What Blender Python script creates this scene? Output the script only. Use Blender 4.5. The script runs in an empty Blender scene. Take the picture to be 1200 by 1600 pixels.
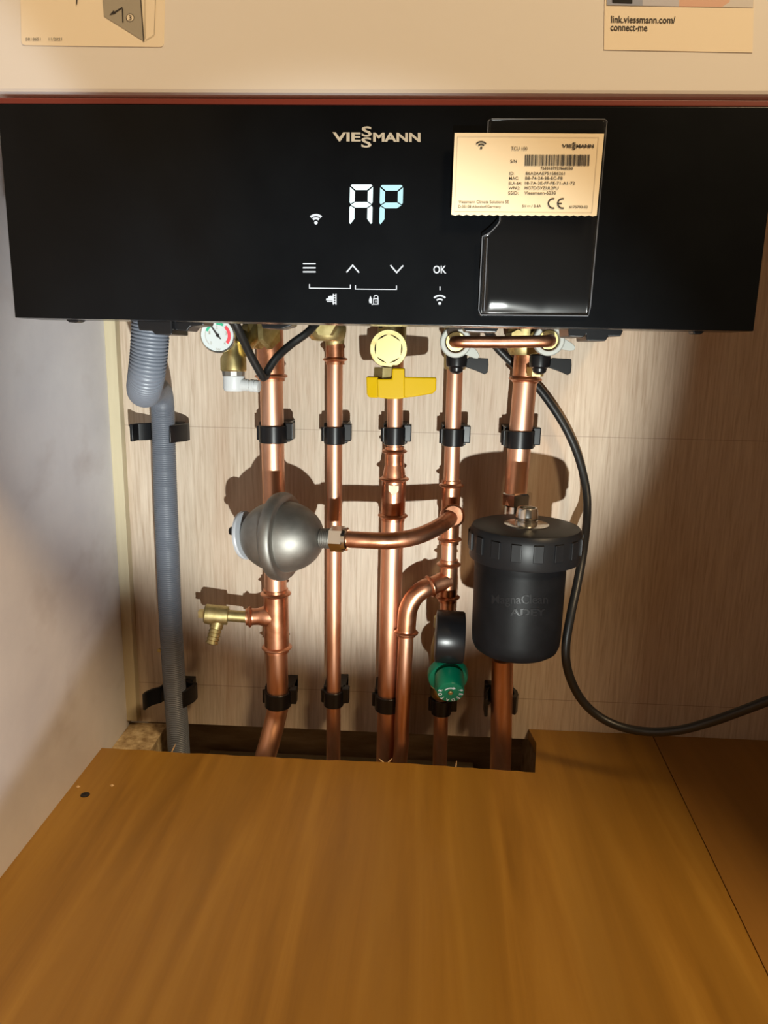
import bpy, math, random
from math import sin, cos, pi, radians
from mathutils import Vector, Matrix

random.seed(4)
SC = bpy.context.scene
COL = SC.collection

# ------------------------------------------------------------------ camera
PITCH, ROLL, YAW = 0.2121, 0.0204, 0.0495
CAM = Vector((0.0270, -0.7382, 0.3955))
F = 1146.2
_f = Vector((-sin(YAW)*cos(PITCH), cos(YAW)*cos(PITCH), -sin(PITCH)))
_r0 = Vector((cos(YAW), sin(YAW), 0)); _u0 = _r0.cross(_f)
_r = _r0*cos(ROLL) + _u0*sin(ROLL); _u = -_r0*sin(ROLL) + _u0*cos(ROLL)
cam_data = bpy.data.cameras.new('camera'); cam = bpy.data.objects.new('camera', cam_data)
COL.objects.link(cam); SC.camera = cam
cam_data.sensor_fit = 'HORIZONTAL'; cam_data.sensor_width = 36; cam_data.lens = F/1200*36
cam_data.clip_start = 0.02; cam_data.clip_end = 50
m = Matrix.Identity(4)
for i, v in enumerate((_r, _u, -_f)):
    for k in range(3): m[k][i] = v[k]
m.translation = CAM
cam.matrix_world = m

# ------------------------------------------------------------------ world, lights, exposure
SC.view_settings.view_transform = 'Standard'; SC.view_settings.look = 'None'
SC.view_settings.gamma = 1; SC.view_settings.use_curve_mapping = False
SC.view_settings.exposure = 0.0
W = bpy.data.worlds.new('room'); SC.world = W; W.use_nodes = True
bg = W.node_tree.nodes['Background']; bg.inputs[0].default_value = (1.0, 0.66, 0.38, 1); bg.inputs[1].default_value = 0.055

def aim(o, loc, target):
    o.location = loc
    o.rotation_euler = (Vector(target)-Vector(loc)).to_track_quat('-Z', 'Y').to_euler()
def spot(name, loc, target, energy, ang, blend, col, size):
    d = bpy.data.lights.new(name, 'SPOT'); d.energy = energy; d.spot_size = ang; d.spot_blend = blend
    d.color = col; d.shadow_soft_size = size
    o = bpy.data.objects.new(name, d); COL.objects.link(o); aim(o, loc, target); return o
# hand torch held low in front of the cupboard
TORCH = (0.100, -0.86, 0.085)
spot('torch_beam', TORCH, (-0.052, 0.0, 0.385), 36, radians(43), 0.50, (0.95, 1.0, 0.95), 0.005)
spot('torch_spill', TORCH, (-0.290, -0.42, 0.285), 7.5, radians(47.0), 0.15, (0.88, 0.95, 1.0), 0.008)
# warm lamp of the room behind and to the right
ld = bpy.data.lights.new('room_lamp', 'AREA'); ld.shape = 'DISK'; ld.size = 0.50; ld.energy = 50; ld.color = (1.0, 0.73, 0.42)
lo = bpy.data.objects.new('room_lamp', ld); COL.objects.link(lo); aim(lo, (1.10, -1.6, 1.95), (0, -0.35, 0.3))

# ------------------------------------------------------------------ pixel -> point helpers (a ray through the photo meets a plane)
def ray(px, py): return _f + _r*((px-600)/F) - _u*((py-800)/F)
def P(px, py, Y):
    d = ray(px, py); return CAM + d*((Y-CAM.y)/d.y)
def PZ(px, py, Z):
    d = ray(px, py); return CAM + d*((Z-CAM.z)/d.z)
def PXp(px, py, X):
    d = ray(px, py); return CAM + d*((X-CAM.x)/d.x)
def S(n, p): return n*((Vector(p)-CAM).dot(_f))/F      # n pixels in metres at point p

# ------------------------------------------------------------------ materials
def mat(name, col, rough=0.5, metal=0.0, coat=0.0, emit=None, es=0.0, spec=0.5):
    m = bpy.data.materials.new(name); m.use_nodes = True
    b = m.node_tree.nodes['Principled BSDF']
    b.inputs['Base Color'].default_value = (*col, 1); b.inputs['Roughness'].default_value = rough
    b.inputs['Metallic'].default_value = metal; b.inputs['Coat Weight'].default_value = coat
    b.inputs['Coat Roughness'].default_value = 0.08
    b.inputs['Specular IOR Level'].default_value = spec
    if emit: b.inputs['Emission Color'].default_value = (*emit, 1); b.inputs['Emission Strength'].default_value = es
    return m
def grain(m, cols, scale=(1, 1, 1), nscale=5.0, detail=6, bump=0.0, rvar=0.0, dist=0.0, second=None, bd=0.001):
    """cols: list of (pos, colour); noise stretched by scale drives the colour"""
    nt = m.node_tree; N = nt.nodes; L = nt.links; b = N['Principled BSDF']
    tc = N.new('ShaderNodeTexCoord'); mp = N.new('ShaderNodeMapping'); mp.inputs['Scale'].default_value = scale
    L.new(tc.outputs['Object'], mp.inputs[0])
    n = N.new('ShaderNodeTexNoise'); n.inputs['Scale'].default_value = nscale; n.inputs['Detail'].default_value = detail
    n.inputs['Roughness'].default_value = 0.6; n.inputs['Distortion'].default_value = dist
    L.new(mp.outputs[0], n.inputs['Vector'])
    r = N.new('ShaderNodeValToRGB'); L.new(n.outputs[0], r.inputs[0])
    e = r.color_ramp.elements
    while len(e) < len(cols): e.new(0.5)
    for i, (p, c) in enumerate(cols): e[i].position = p; e[i].color = (*c, 1)
    out = r.outputs[0]
    if second:
        sc, ns, c2, lo_, hi_, amt = second
        mp2 = N.new('ShaderNodeMapping'); mp2.inputs['Scale'].default_value = sc; L.new(tc.outputs['Object'], mp2.inputs[0])
        n2 = N.new('ShaderNodeTexNoise'); n2.inputs['Scale'].default_value = ns; n2.inputs['Detail'].default_value = 4
        L.new(mp2.outputs[0], n2.inputs['Vector'])
        mr = N.new('ShaderNodeMapRange'); mr.inputs[1].default_value = lo_; mr.inputs[2].default_value = hi_; mr.inputs[4].default_value = amt
        L.new(n2.outputs[0], mr.inputs[0])
        mx = N.new('ShaderNodeMix'); mx.data_type = 'RGBA'
        L.new(mr.outputs[0], mx.inputs[0]); L.new(out, mx.inputs[6]); mx.inputs[7].default_value = (*c2, 1)
        out = mx.outputs[2]
    L.new(out, b.inputs['Base Color'])
    if bump:
        bn = N.new('ShaderNodeBump'); bn.inputs['Strength'].default_value = bump; bn.inputs['Distance'].default_value = bd
        L.new(n.outputs[0], bn.inputs['Height']); L.new(bn.outputs[0], b.inputs['Normal'])
    if rvar:
        mr = N.new('ShaderNodeMapRange'); r0 = b.inputs['Roughness'].default_value
        mr.inputs[3].default_value = max(0.02, r0-rvar); mr.inputs[4].default_value = r0+rvar
        L.new(n.outputs[0], mr.inputs[0]); L.new(mr.outputs[0], b.inputs['Roughness'])
    return out, tc
M = {}
M['ply'] = mat('plywood_wall', (.5, .37, .27), 0.55)
out, tc = grain(M['ply'], [(.30, (.43, .32, .23)), (.5, (.55, .44, .335)), (.72, (.65, .54, .425))], (60, 1, 3.0), 6.0, 8, 0.12, 0, 0.4,
      ((7, 1, .7), 3.0, (.44, .27, .17), .5, .75, .6), 0.0006)
def add_lines(m, out, tc, lines, col):
    nt = m.node_tree; N = nt.nodes; L = nt.links; b = N['Principled BSDF']
    sp = N.new('ShaderNodeSeparateXYZ'); L.new(tc.outputs['Object'], sp.inputs[0])
    for z0, slope, w, amt in lines:
        a = N.new('ShaderNodeMath'); a.operation = 'MULTIPLY_ADD'; a.inputs[1].default_value = -slope; L.new(sp.outputs[0], a.inputs[0]); L.new(sp.outputs[2], a.inputs[2])
        s = N.new('ShaderNodeMath'); s.operation = 'COMPARE'; s.inputs[1].default_value = z0; s.inputs[2].default_value = w; L.new(a.outputs[0], s.inputs[0])
        k = N.new('ShaderNodeMath'); k.operation = 'MULTIPLY'; k.inputs[1].default_value = amt; L.new(s.outputs[0], k.inputs[0])
        mx = N.new('ShaderNodeMix'); mx.data_type = 'RGBA'; L.new(k.outputs[0], mx.inputs[0]); L.new(out, mx.inputs[6]); mx.inputs[7].default_value = (*col, 1)
        out = mx.outputs[2]
    L.new(out, b.inputs['Base Color'])
add_lines(M['ply'], out, tc, [(P(470, 671, 0).z, 0.0, 0.0004, .5), (P(500, 1078, 0).z, 0.0, 0.0004, .6)], (.25, .17, .12))
M['floor'] = mat('hardboard_floor', (.42, .2, .05), 0.42)
grain(M['floor'], [(.30, (.23, .107, .011)), (.5, (.30, .144, .017)), (.70, (.37, .19, .027))], (14, .9, 1), 3.0, 8, 0.05, 0, 0.5,
      ((5, .5, 1), 3.5, (.25, .125, .016), .48, .68, .55))
M['floor2'] = mat('hardboard_floor_darker', (.36, .17, .05), 0.45)
grain(M['floor2'], [(.3, (.24, .11, .018)), (.7, (.33, .155, .028))], (12, .8, 1), 3.0, 8, 0.04)
M['plaster'] = mat('grey_board_wall', (.55, .53, .52), 0.6)
grain(M['plaster'], [(.3, (.60, .58, .61)), (.6, (.70, .68, .70)), (.8, (.75, .73, .75))], (1, 1, 1), 9.0, 7, 0.05, 0, 0.2,
      ((1, 2, 3.2), 6.0, (.42, .36, .35), .58, .78, .5))
M['strip'] = mat('pale_wood', (.66, .56, .36), 0.6)
grain(M['strip'], [(.3, (.50, .42, .27)), (.7, (.60, .52, .35))], (20, 20, 1), 5.0, 4)
M['ledge'] = mat('chipboard', (.5, .36, .18), 0.9)
grain(M['ledge'], [(.35, (.25, .16, .07)), (.6, (.5, .37, .2)), (.75, (.62, .5, .3))], (1, 1, 1), 120.0, 5, 0.6)
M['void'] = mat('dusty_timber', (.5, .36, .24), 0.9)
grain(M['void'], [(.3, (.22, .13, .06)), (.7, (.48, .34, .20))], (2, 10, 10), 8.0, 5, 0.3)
M['white'] = mat('white_enamel', (.76, .73, .70), 0.42)
M['black'] = mat('black_gloss_panel', (.004, .0045, .006), 0.2, coat=.10, spec=0.12)
M['black'].node_tree.nodes['Principled BSDF'].inputs['Coat Roughness'].default_value = .42
grain(M['black'], [(.3, (.002, .0025, .0035)), (.7, (.003, .0038, .005))], (1, 1, 1), 30, 4, 0, 0.05)
M['red'] = mat('red_trim', (.17, .025, .015), 0.4)
M['bplastic'] = mat('black_plastic', (.006, .006, .007), 0.32, spec=.4)
M['matblack'] = mat('satin_black_plastic', (.005, .005, .006), 0.5, spec=.12)
grain(M['matblack'], [(.3, (.004, .004, .0045)), (.7, (.006, .006, .007))], (1, 1, 1), 60, 4, .15, .06)
M['lidblack'] = mat('lid_black_plastic', (.009, .009, .01), 0.4, spec=.2)
M['cable'] = mat('black_rubber', (.012, .012, .012), 0.4)
M['copper'] = mat('copper', (.80, .42, .26), 0.42, 1.0)
grain(M['copper'], [(.30, (.60, .30, .175)), (.5, (.77, .42, .27)), (.75, (.86, .54, .39))], (1, 1, .35), 28, 5, 0, .10, 0.5)
M['copper2'] = mat('tarnished_copper', (.62, .28, .15), 0.36, 1.0)
grain(M['copper2'], [(.3, (.42, .17, .09)), (.55, (.70, .33, .19)), (.75, (.80, .43, .28))], (1, 1, 1), 40, 5, 0, .12, 0.5)
M['brass'] = mat('brass', (.72, .57, .25), 0.40, 1.0)
grain(M['brass'], [(.3, (.46, .36, .14)), (.7, (.62, .51, .25))], (1, 1, 1), 90, 4, .05, .08)
M['turned'] = mat('turned_brass', (.50, .42, .20), 0.38, 1.0)
M['castbrass'] = mat('cast_brass', (.72, .6, .3), 0.5, 1.0)
grain(M['castbrass'], [(.3, (.42, .34, .14)), (.7, (.60, .50, .26))], (1, 1, 1), 160, 4, .25, .08, bd=.0004)
M['steel'] = mat('brushed_steel', (.50, .48, .45), 0.56, 1.0)
grain(M['steel'], [(.3, (.25, .24, .22)), (.7, (.40, .385, .355))], (1, 1, 1), 30, 5, 0, .07)
M['chrome'] = mat('nickel_plate', (.75, .74, .70), 0.18, 1.0)
M['silver'] = mat('dull_zinc', (.42, .43, .40), 0.6, 0.3)
M['grey'] = mat('grey_hose_plastic', (.12, .135, .165), 0.42)
M['wplastic'] = mat('white_plastic', (.58, .60, .61), 0.4)
M['twhite'] = mat('translucent_white_plastic', (.48, .50, .54), 0.35)
M['yellow'] = mat('yellow_paint', (.60, .38, .0), 0.4, spec=.2)
M['green'] = mat('green_plastic', (.0, .13, .065), 0.35)
M['paper'] = mat('cream_paper', (.86, .76, .60), 0.55)
M['card'] = mat('buff_label', (.84, .71, .50), 0.6)
M['ink'] = mat('black_ink', (.025, .02, .018), 0.6)
M['greyink'] = mat('grey_ink', (.36, .33, .27), 0.6)
M['lineink'] = mat('pale_line_ink', (.50, .44, .33), 0.6)
M['blueprint'] = mat('blue_print', (.30, .34, .46), 0.6)
M['blueprint2'] = mat('pale_blue_print', (.50, .51, .60), 0.6)
M['skinprint'] = mat('pink_print', (.68, .42, .32), 0.6)
M['greyprint'] = mat('light_grey_print', (.62, .60, .60), 0.6)
M['logo'] = mat('silver_print', (.42, .38, .31), 0.5)
M['led'] = mat('white_led', (.0, .0, .0), 0.4, emit=(.84, 1.0, 1.0), es=1.25)
M['led2'] = mat('cyan_led', (.0, .0, .0), 0.4, emit=(.60, .96, 1.0), es=1.0)
M['icon'] = mat('backlit_icon', (.0, .0, .0), 0.4, emit=(.94, .98, 1.0), es=0.95)
M['dial'] = mat('dial_white', (.56, .60, .60), 0.4)
M['dialred'] = mat('dial_red', (.70, .05, .07), 0.4)
M['dialgreen'] = mat('dial_green', (.02, .38, .20), 0.4)
M['wood_splinter'] = mat('raw_wood', (.62, .42, .22), 0.8)
def film():
    m = bpy.data.materials.new('clear_film'); m.use_nodes = True; nt = m.node_tree; N = nt.nodes; L = nt.links
    N.remove(N['Principled BSDF']); o = N['Material Output']
    t = N.new('ShaderNodeBsdfTransparent'); t.inputs[0].default_value = (.97, .97, .97, 1)
    g = N.new('ShaderNodeBsdfGlossy'); g.inputs['Roughness'].default_value = 0.16
    d = N.new('ShaderNodeBsdfDiffuse'); d.inputs[0].default_value = (.7, .7, .7, 1)
    a = N.new('ShaderNodeMixShader'); a.inputs[0].default_value = 0.03
    b = N.new('ShaderNodeMixShader'); b.inputs[0].default_value = 0.0015
    L.new(t.outputs[0], a.inputs[1]); L.new(g.outputs[0], a.inputs[2])
    L.new(a.outputs[0], b.inputs[1]); L.new(d.outputs[0], b.inputs[2]); L.new(b.outputs[0], o.inputs[0])
    return m
M['film'] = film()
M['filmedge'] = mat('film_edge', (.10, .11, .13), 0.25)

# ------------------------------------------------------------------ mesh builder
class MB:
    def __init__(s): s.v = []; s.f = []
    def add(s, vs, fs):
        n = len(s.v); s.v += [Vector(v) for v in vs]; s.f += [tuple(i+n for i in f) for f in fs]; return s
    def box(s, a, b, rot=None, c=None):
        a = Vector(a); b = Vector(b)
        vs = [Vector((x, y, z)) for x in (a.x, b.x) for y in (a.y, b.y) for z in (a.z, b.z)]
        if rot is not None:
            c = (a+b)/2 if c is None else Vector(c); vs = [rot@(v-c)+c for v in vs]
        return s.add(vs, [(0, 1, 3, 2), (4, 6, 7, 5), (0, 4, 5, 1), (2, 3, 7, 6), (0, 2, 6, 4), (1, 5, 7, 3)])
    def tube(s, pts, r, seg=24, cap=True):
        pts = [Vector(p) for p in pts]; n = len(pts); rr = r if isinstance(r, (list, tuple)) else [r]*n
        t = [(pts[min(i+1, n-1)]-pts[max(i-1, 0)]).normalized() for i in range(n)]
        a = Vector((0, 1, 0)) if abs(t[0].y) < .9 else Vector((1, 0, 0))
        u = (a-t[0]*a.dot(t[0])).normalized(); vs = []; fs = []
        for i in range(n):
            u = (u-t[i]*u.dot(t[i])).normalized(); w = t[i].cross(u)
            vs += [pts[i]+(u*cos(2*pi*k/seg)+w*sin(2*pi*k/seg))*rr[i] for k in range(seg)]
        for i in range(n-1):
            for k in range(seg):
                k2 = (k+1) % seg; fs.append((i*seg+k, i*seg+k2, (i+1)*seg+k2, (i+1)*seg+k))
        if cap: fs.append(tuple(range(seg-1, -1, -1))); fs.append(tuple((n-1)*seg+k for k in range(seg)))
        return s.add(vs, fs)
    def lathe(s, prof, o, ax, seg=32, ref=None, cap=True):
        """prof: list of (t, r) along ax from o"""
        o = Vector(o); ax = Vector(ax).normalized()
        a = Vector(ref) if ref else (Vector((0, 0, 1)) if abs(ax.z) < .9 else Vector((1, 0, 0)))
        u = (a-ax*a.dot(ax)).normalized(); w = ax.cross(u); vs = []; fs = []
        for t, r in prof: vs += [o+ax*t+(u*cos(2*pi*k/seg)+w*sin(2*pi*k/seg))*max(r, 1e-5) for k in range(seg)]
        n = len(prof)
        for i in range(n-1):
            for k in range(seg):
                k2 = (k+1) % seg; fs.append((i*seg+k, i*seg+k2, (i+1)*seg+k2, (i+1)*seg+k))
        if cap: fs.append(tuple(range(seg-1, -1, -1))); fs.append(tuple((n-1)*seg+k for k in range(seg)))
        return s.add(vs, fs)
    def prism(s, poly, d):
        poly = [Vector(p) for p in poly]; d = Vector(d); n = len(poly)
        return s.add(poly+[p+d for p in poly], [tuple(range(n)), tuple(range(2*n-1, n-1, -1))]+[(i, i+n, (i+1) % n+n, (i+1) % n) for i in range(n)])
    def build(s, name, m, parent=None, ang=35, bevel=0.0, subs=0):
        me = bpy.data.meshes.new(name); 
        org = Vector((0, 0, 0))
        if parent is None and not name.startswith(('wall', 'floor', 'ceiling', 'trim')):
            xs = [v.x for v in s.v]; ys = [v.y for v in s.v]; zs = [v.z for v in s.v]
            org = Vector(((min(xs)+max(xs))/2, (min(ys)+max(ys))/2, min(zs)))
        elif parent is not None: org = ORG.get(parent.name, Vector((0, 0, 0)))
        me.from_pydata([tuple(v-org) for v in s.v], [], s.f); me.update()
        import bmesh
        bm = bmesh.new(); bm.from_mesh(me); bmesh.ops.recalc_face_normals(bm, faces=bm.faces); bm.to_mesh(me); bm.free()
        me.materials.append(m if not isinstance(m, str) else M[m])
        o = bpy.data.objects.new(name, me); COL.objects.link(o)
        if parent is None: o.location = org; ORG[o.name] = org
        else: o.parent = parent; ORG[o.name] = ORG.get(parent.name, Vector((0, 0, 0)))
        if ang:
            for p in me.polygons: p.use_smooth = True
            me.set_sharp_from_angle(angle=radians(ang))
        if bevel:
            b = o.modifiers.new('bevel', 'BEVEL'); b.width = bevel; b.segments = 3; b.limit_method = 'ANGLE'; b.angle_limit = radians(40)
            b.harden_normals = False
        return o
ORG = {}
def thing(name, loc, label, cat, group=None):
    o = bpy.data.objects.new(name, None); COL.objects.link(o); o.location = loc; ORG[o.name] = Vector(loc)
    o.empty_display_size = 0.02
    return tag(o, label, cat, group)
def tag(o, label, cat, group=None):
    o['label'] = label; o['category'] = cat
    if group: o['group'] = group
    return o
def struct(o): o['kind'] = 'structure'; return o
def lab(o, t): o['label'] = t; return o
def spl(pts, n=10):
    pts = [Vector(p) for p in pts]; q = [pts[0]*2-pts[1]]+pts+[pts[-1]*2-pts[-2]]; out = []
    for i in range(1, len(q)-2):
        a, b, c, d = q[i-1:i+3]
        for k in range(n):
            t = k/n; out.append(.5*((2*b)+(c-a)*t+(2*a-5*b+4*c-d)*t*t+(3*b-a-3*c+d)*t**3))
    return out+[pts[-1]]
def resample(pts, step):
    out = [pts[0]]; acc = 0
    for a, b in zip(pts, pts[1:]):
        L = (b-a).length; t = step-acc
        while t <= L: out.append(a+(b-a)*(t/L)); t += step
        acc = L-(t-step)
    return out

# text: glyph outlines fitted to a unit box, then mapped onto a surface
def glyphs(s, bold=0.0):
    cu = bpy.data.curves.new('t', 'FONT'); cu.body = s; cu.size = 1; cu.offset = bold; cu.fill_mode = 'BOTH'; cu.resolution_u = 3
    o = bpy.data.objects.new('t', cu); COL.objects.link(o); bpy.context.view_layer.update()
    dg = bpy.context.evaluated_depsgraph_get(); me = bpy.data.meshes.new_from_object(o.evaluated_get(dg))
    vs = [v.co.copy() for v in me.vertices]; fs = [tuple(p.vertices) for p in me.polygons]
    bpy.data.objects.remove(o); bpy.data.meshes.remove(me); bpy.data.curves.remove(cu)
    return vs, fs
def text_box(mb, s, x0, y0, x1, y1, fn, bold=0.0, skew=0.0):
    """fit text s into the box (x0,y0 top)-(x1,y1 bottom) of a picture frame, fn maps (x,y) to a point; skew is the drop in y from left to right"""
    vs, fs = glyphs(s, bold)
    if not vs: return
    ax = min(v.x for v in vs); bx = max(v.x for v in vs); ay = min(v.y for v in vs); by = max(v.y for v in vs)
    out = []
    for v in vs:
        u = (v.x-ax)/(bx-ax); w = (v.y-ay)/max(by-ay, 1e-6)
        out.append(fn(x0+(x1-x0)*u, y1+(y0-y1)*w+skew*u))
    mb.add(out, fs)
def flat(mb, poly, fn): mb.add([fn(*p) for p in poly], [tuple(range(len(poly)))])
def arcband(cx, cy, r0, r1, a0, a1, n=12, sx=1.0):
    o = [(cx+cos(radians(a0+(a1-a0)*i/n))*r1*sx, cy-sin(radians(a0+(a1-a0)*i/n))*r1) for i in range(n+1)]
    i_ = [(cx+cos(radians(a1+(a0-a1)*i/n))*r0*sx, cy-sin(radians(a1+(a0-a1)*i/n))*r0) for i in range(n+1)]
    return o, i_
def flat_arc(mb, cx, cy, r0, r1, a0, a1, fn, n=12, sx=1.0):
    o, i_ = arcband(cx, cy, r0, r1, a0, a1, n, sx); i_ = i_[::-1]
    for k in range(n): flat(mb, [o[k], o[k+1], i_[k+1], i_[k]], fn)
def wifi(mb, cx, cy, s, fn, bands=((.0, .13), (.30, .45), (.62, .80)), w=48):
    flat_arc(mb, cx, cy, 0, s*bands[0][1]*1.2, 0, 360, fn, 16)
    for a, b in bands[1:]: flat_arc(mb, cx, cy, a*s*1.25, b*s*1.25, 90-w, 90+w, fn, 14)

# ================================================================== the setting
XL = -0.2885; XR = 0.47; TOP = 1.25; FRONT = -1.05
mb = MB(); mb.box((XL-.012, 0, -.012), (XR+.02, .016, TOP)); struct(mb.build('wall_back', 'ply', ang=0))
# left wall follows the cupboard side seen in the photo
lw0 = P(206, 1113, 0); a = PZ(0, 1372, 0.0); dirl = (a-Vector((XL, 0, 0))); dirl.z = 0; dirl = dirl/abs(dirl.y)
def leftx(y): return XL+dirl.x*(-y)
mb = MB(); mb.prism([(XL, 0, -.03), (leftx(FRONT), FRONT, -.03), (leftx(FRONT)-.018, FRONT, -.03), (XL-.018, 0, -.03)], (0, 0, TOP+.03))
struct(mb.build('wall_left', 'plaster', ang=0))
mb = MB(); mb.box((XR, -.53, -.02), (XR+.018, 0, TOP)); struct(mb.build('wall_right', 'ply', ang=0))
mb = MB(); mb.box((XL-.02, -.53, TOP), (XR+.018, .016, TOP+.018)); struct(mb.build('ceiling', 'ply', ang=0))
mb = MB(); mb.box((XL, -.011, -.006), (XL+.0115, -0.0002, TOP-.002)); struct(mb.build('trim_1', 'strip', ang=0, bevel=.0006))

TH = .011
bl = PZ(155, 1168, 0); b2 = PZ(300, 1177, 0); b3 = PZ(480, 1186, 0); b4 = PZ(640, 1193, 0); b5 = PZ(836, 1207, 0)
wl = P(826, 1139.5, 0); j0 = P(1018, 1148, 0); j1 = PZ(1200, 1526, 0)
jd = (j1-Vector((j0.x, 0, 0))); jd = jd/abs(jd.y); jx = j0.x+jd.x*1.05
lf = PZ(0, 1368, 0); ld_ = lf-bl; ld_ = ld_/abs(ld_.y)
def z0(v, z=0): return Vector((v.x, v.y, z))
# ragged sawn rear edge
edge = []
ctrl = [bl, b2, b3, b4, b5]
for i in range(4):
    for k in range(14):
        p = ctrl[i].lerp(ctrl[i+1], k/14); edge.append(z0(p)+Vector((0, random.uniform(-.0007, .0007), 0)))
edge.append(z0(b5))
fl = bl+ld_*(abs(bl.y-FRONT)); fl = Vector((max(fl.x, leftx(FRONT)+.001), FRONT, 0))
poly = [fl]+edge+[Vector((wl.x+.004, -.03, 0)), Vector((wl.x, -.0006, 0)), Vector((j0.x, -.0006, 0)), Vector((jx, FRONT, 0))]
mb = MB(); mb.prism([z0(p, 0) for p in poly], (0, 0, -TH)); o = mb.build('floor', 'floor', ang=0); struct(o)
mb = MB(); g = .0012
mb.prism([Vector((j0.x+g, -.0006, -.0006)), Vector((XR, -.0006, -.0006)), Vector((XR, FRONT, -.0006)), Vector((jx+g, FRONT, -.0006))], (0, 0, -TH)); struct(mb.build('floor', 'floor2', ang=0))
# joists and dark underfloor below the opening
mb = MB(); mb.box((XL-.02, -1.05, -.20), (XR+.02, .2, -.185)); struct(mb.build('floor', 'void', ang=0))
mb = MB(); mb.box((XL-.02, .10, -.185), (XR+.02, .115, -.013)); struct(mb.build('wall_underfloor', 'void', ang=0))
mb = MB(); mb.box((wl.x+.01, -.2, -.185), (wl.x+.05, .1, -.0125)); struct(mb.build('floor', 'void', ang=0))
mb = MB(); q0 = PZ(318, 1150, -.012)
mb.prism([Vector((XL+.0005, -.0006, -.013)), Vector((PZ(262, 1130, -.012).x, -.0006, -.013)), Vector((PZ(262, 1130, -.012).x+.004, -.35, -.013)), Vector((leftx(-.35)+.001, -.35, -.013))], (0, 0, -.03))
o = mb.build('timber_batten', 'ledge', ang=0); tag(o, 'crumbly chipboard batten in the rear left corner beside the pipe opening', 'batten')
mb = MB(); mb.box((XL+.06, .030, -.14), (wl.x-.05, .095, -.100)); o = mb.build('timber_joist', 'strip', ang=0); tag(o, 'pale timber joist lying down inside the dark opening under the pipes', 'joist')
# bits on the floor board
mb = MB(); c = PZ(133, 1242, 0); mb.lathe([(0, .0042), (.0004, .0040), (.0005, .0022), (.0001, .0006)], c, (0, 0, 1), 18); o = mb.build('screw', 'bplastic'); tag(o, 'dark countersunk screw head near the left edge of the floor board', 'screw')
for i, (px, py, t) in enumerate(((122, 1230, 'pale chip of wood lying left of the dark screw in the floor board'), (175, 1228, 'pale chip of wood lying right of the dark screw in the floor board'))):
    c = PZ(px, py, 0)+Vector((0, 0, .0003)); mb = MB(); mb.add([c+Vector((-.0022, 0, 0)), c+Vector((.0005, -.0018, .0)), c+Vector((.0022, .0004, 0)), c+Vector((0, .0016, 0)), c+Vector((0, 0, .0018))], [(0, 1, 4), (1, 2, 4), (2, 3, 4), (3, 0, 4), (3, 2, 1, 0)])
    o = mb.build('wood_chip', 'wood_splinter', ang=0); tag(o, t, 'wood chip', 'chips of wood on the floor board')
for i, (px, py, dx, dz, L_, t) in enumerate(((268, 1176, .45, 1, .011, 'long pale wood splinter standing at the sawn edge below the grey hose'), (600, 1192, -.9, .7, .007, 'wood splinter leaning at the sawn edge beside the thick middle pipe'), (606, 1192, .8, .9, .007, 'second wood splinter at the sawn edge beside the thick middle pipe'), (712, 1199, .1, 1, .007, 'thin upright splinter on the sawn edge under the green valve cap'))):
    c = PZ(px, py, -.001); d = Vector((dx, .1, dz)).normalized()
    mb = MB(); mb.tube([c, c+d*L_*.6, c+d*L_], [.0007, .0006, .0001], 6); o = mb.build('wood_splinter', 'wood_splinter'); tag(o, t, 'splinter', 'splinters on the sawn board edge')

# ================================================================== boiler
YP = -.33; ZB = .4111; ZT = .5198
boiler = thing('wall_boiler', (0, -.17, ZB), 'white wall hung boiler with black front control panel reading AP', 'boiler')
mb = MB(); mb.box((-.2045, YP+.002, ZT+.0045), (.2045, 0, 1.12)); mb.build('casing', 'white', boiler, ang=0, bevel=.003)
mb = MB(); mb.box((-.198, YP+.03, ZB+.012), (.198, 0, ZT+.0045)); lab(mb.build('base_tray', 'bplastic', boiler, ang=0), 'dark underside tray')
mb = MB(); mb.box((-.2, YP, ZB), (.2, YP+.028, ZT-.0005)); panel = mb.build('control_panel', 'black', boiler, ang=0, bevel=.0004)
mb = MB(); mb.box((-.2, YP-.0004, ZT-.0005), (.2, YP+.02, ZT+.0024)); mb.build('trim_strip', 'red', boiler, ang=0, bevel=.0004)
E = .0003
fp = lambda x, y: P(x, y, YP-E)
# company lettering
mb = MB()
text_box(mb, 'VIE', 519.5, 206.5, 563.5, 221, fp, .03, .4)
text_box(mb, 'S', 565, 197.5, 581, 213.5, fp, .02); text_box(mb, 'S', 564.5, 214.5, 580.5, 230.5, fp, .02)
text_box(mb, 'MANN', 583, 207, 657, 221.5, fp, .035, .4)
mb.build('lettering', 'logo', panel, ang=0)
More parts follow.
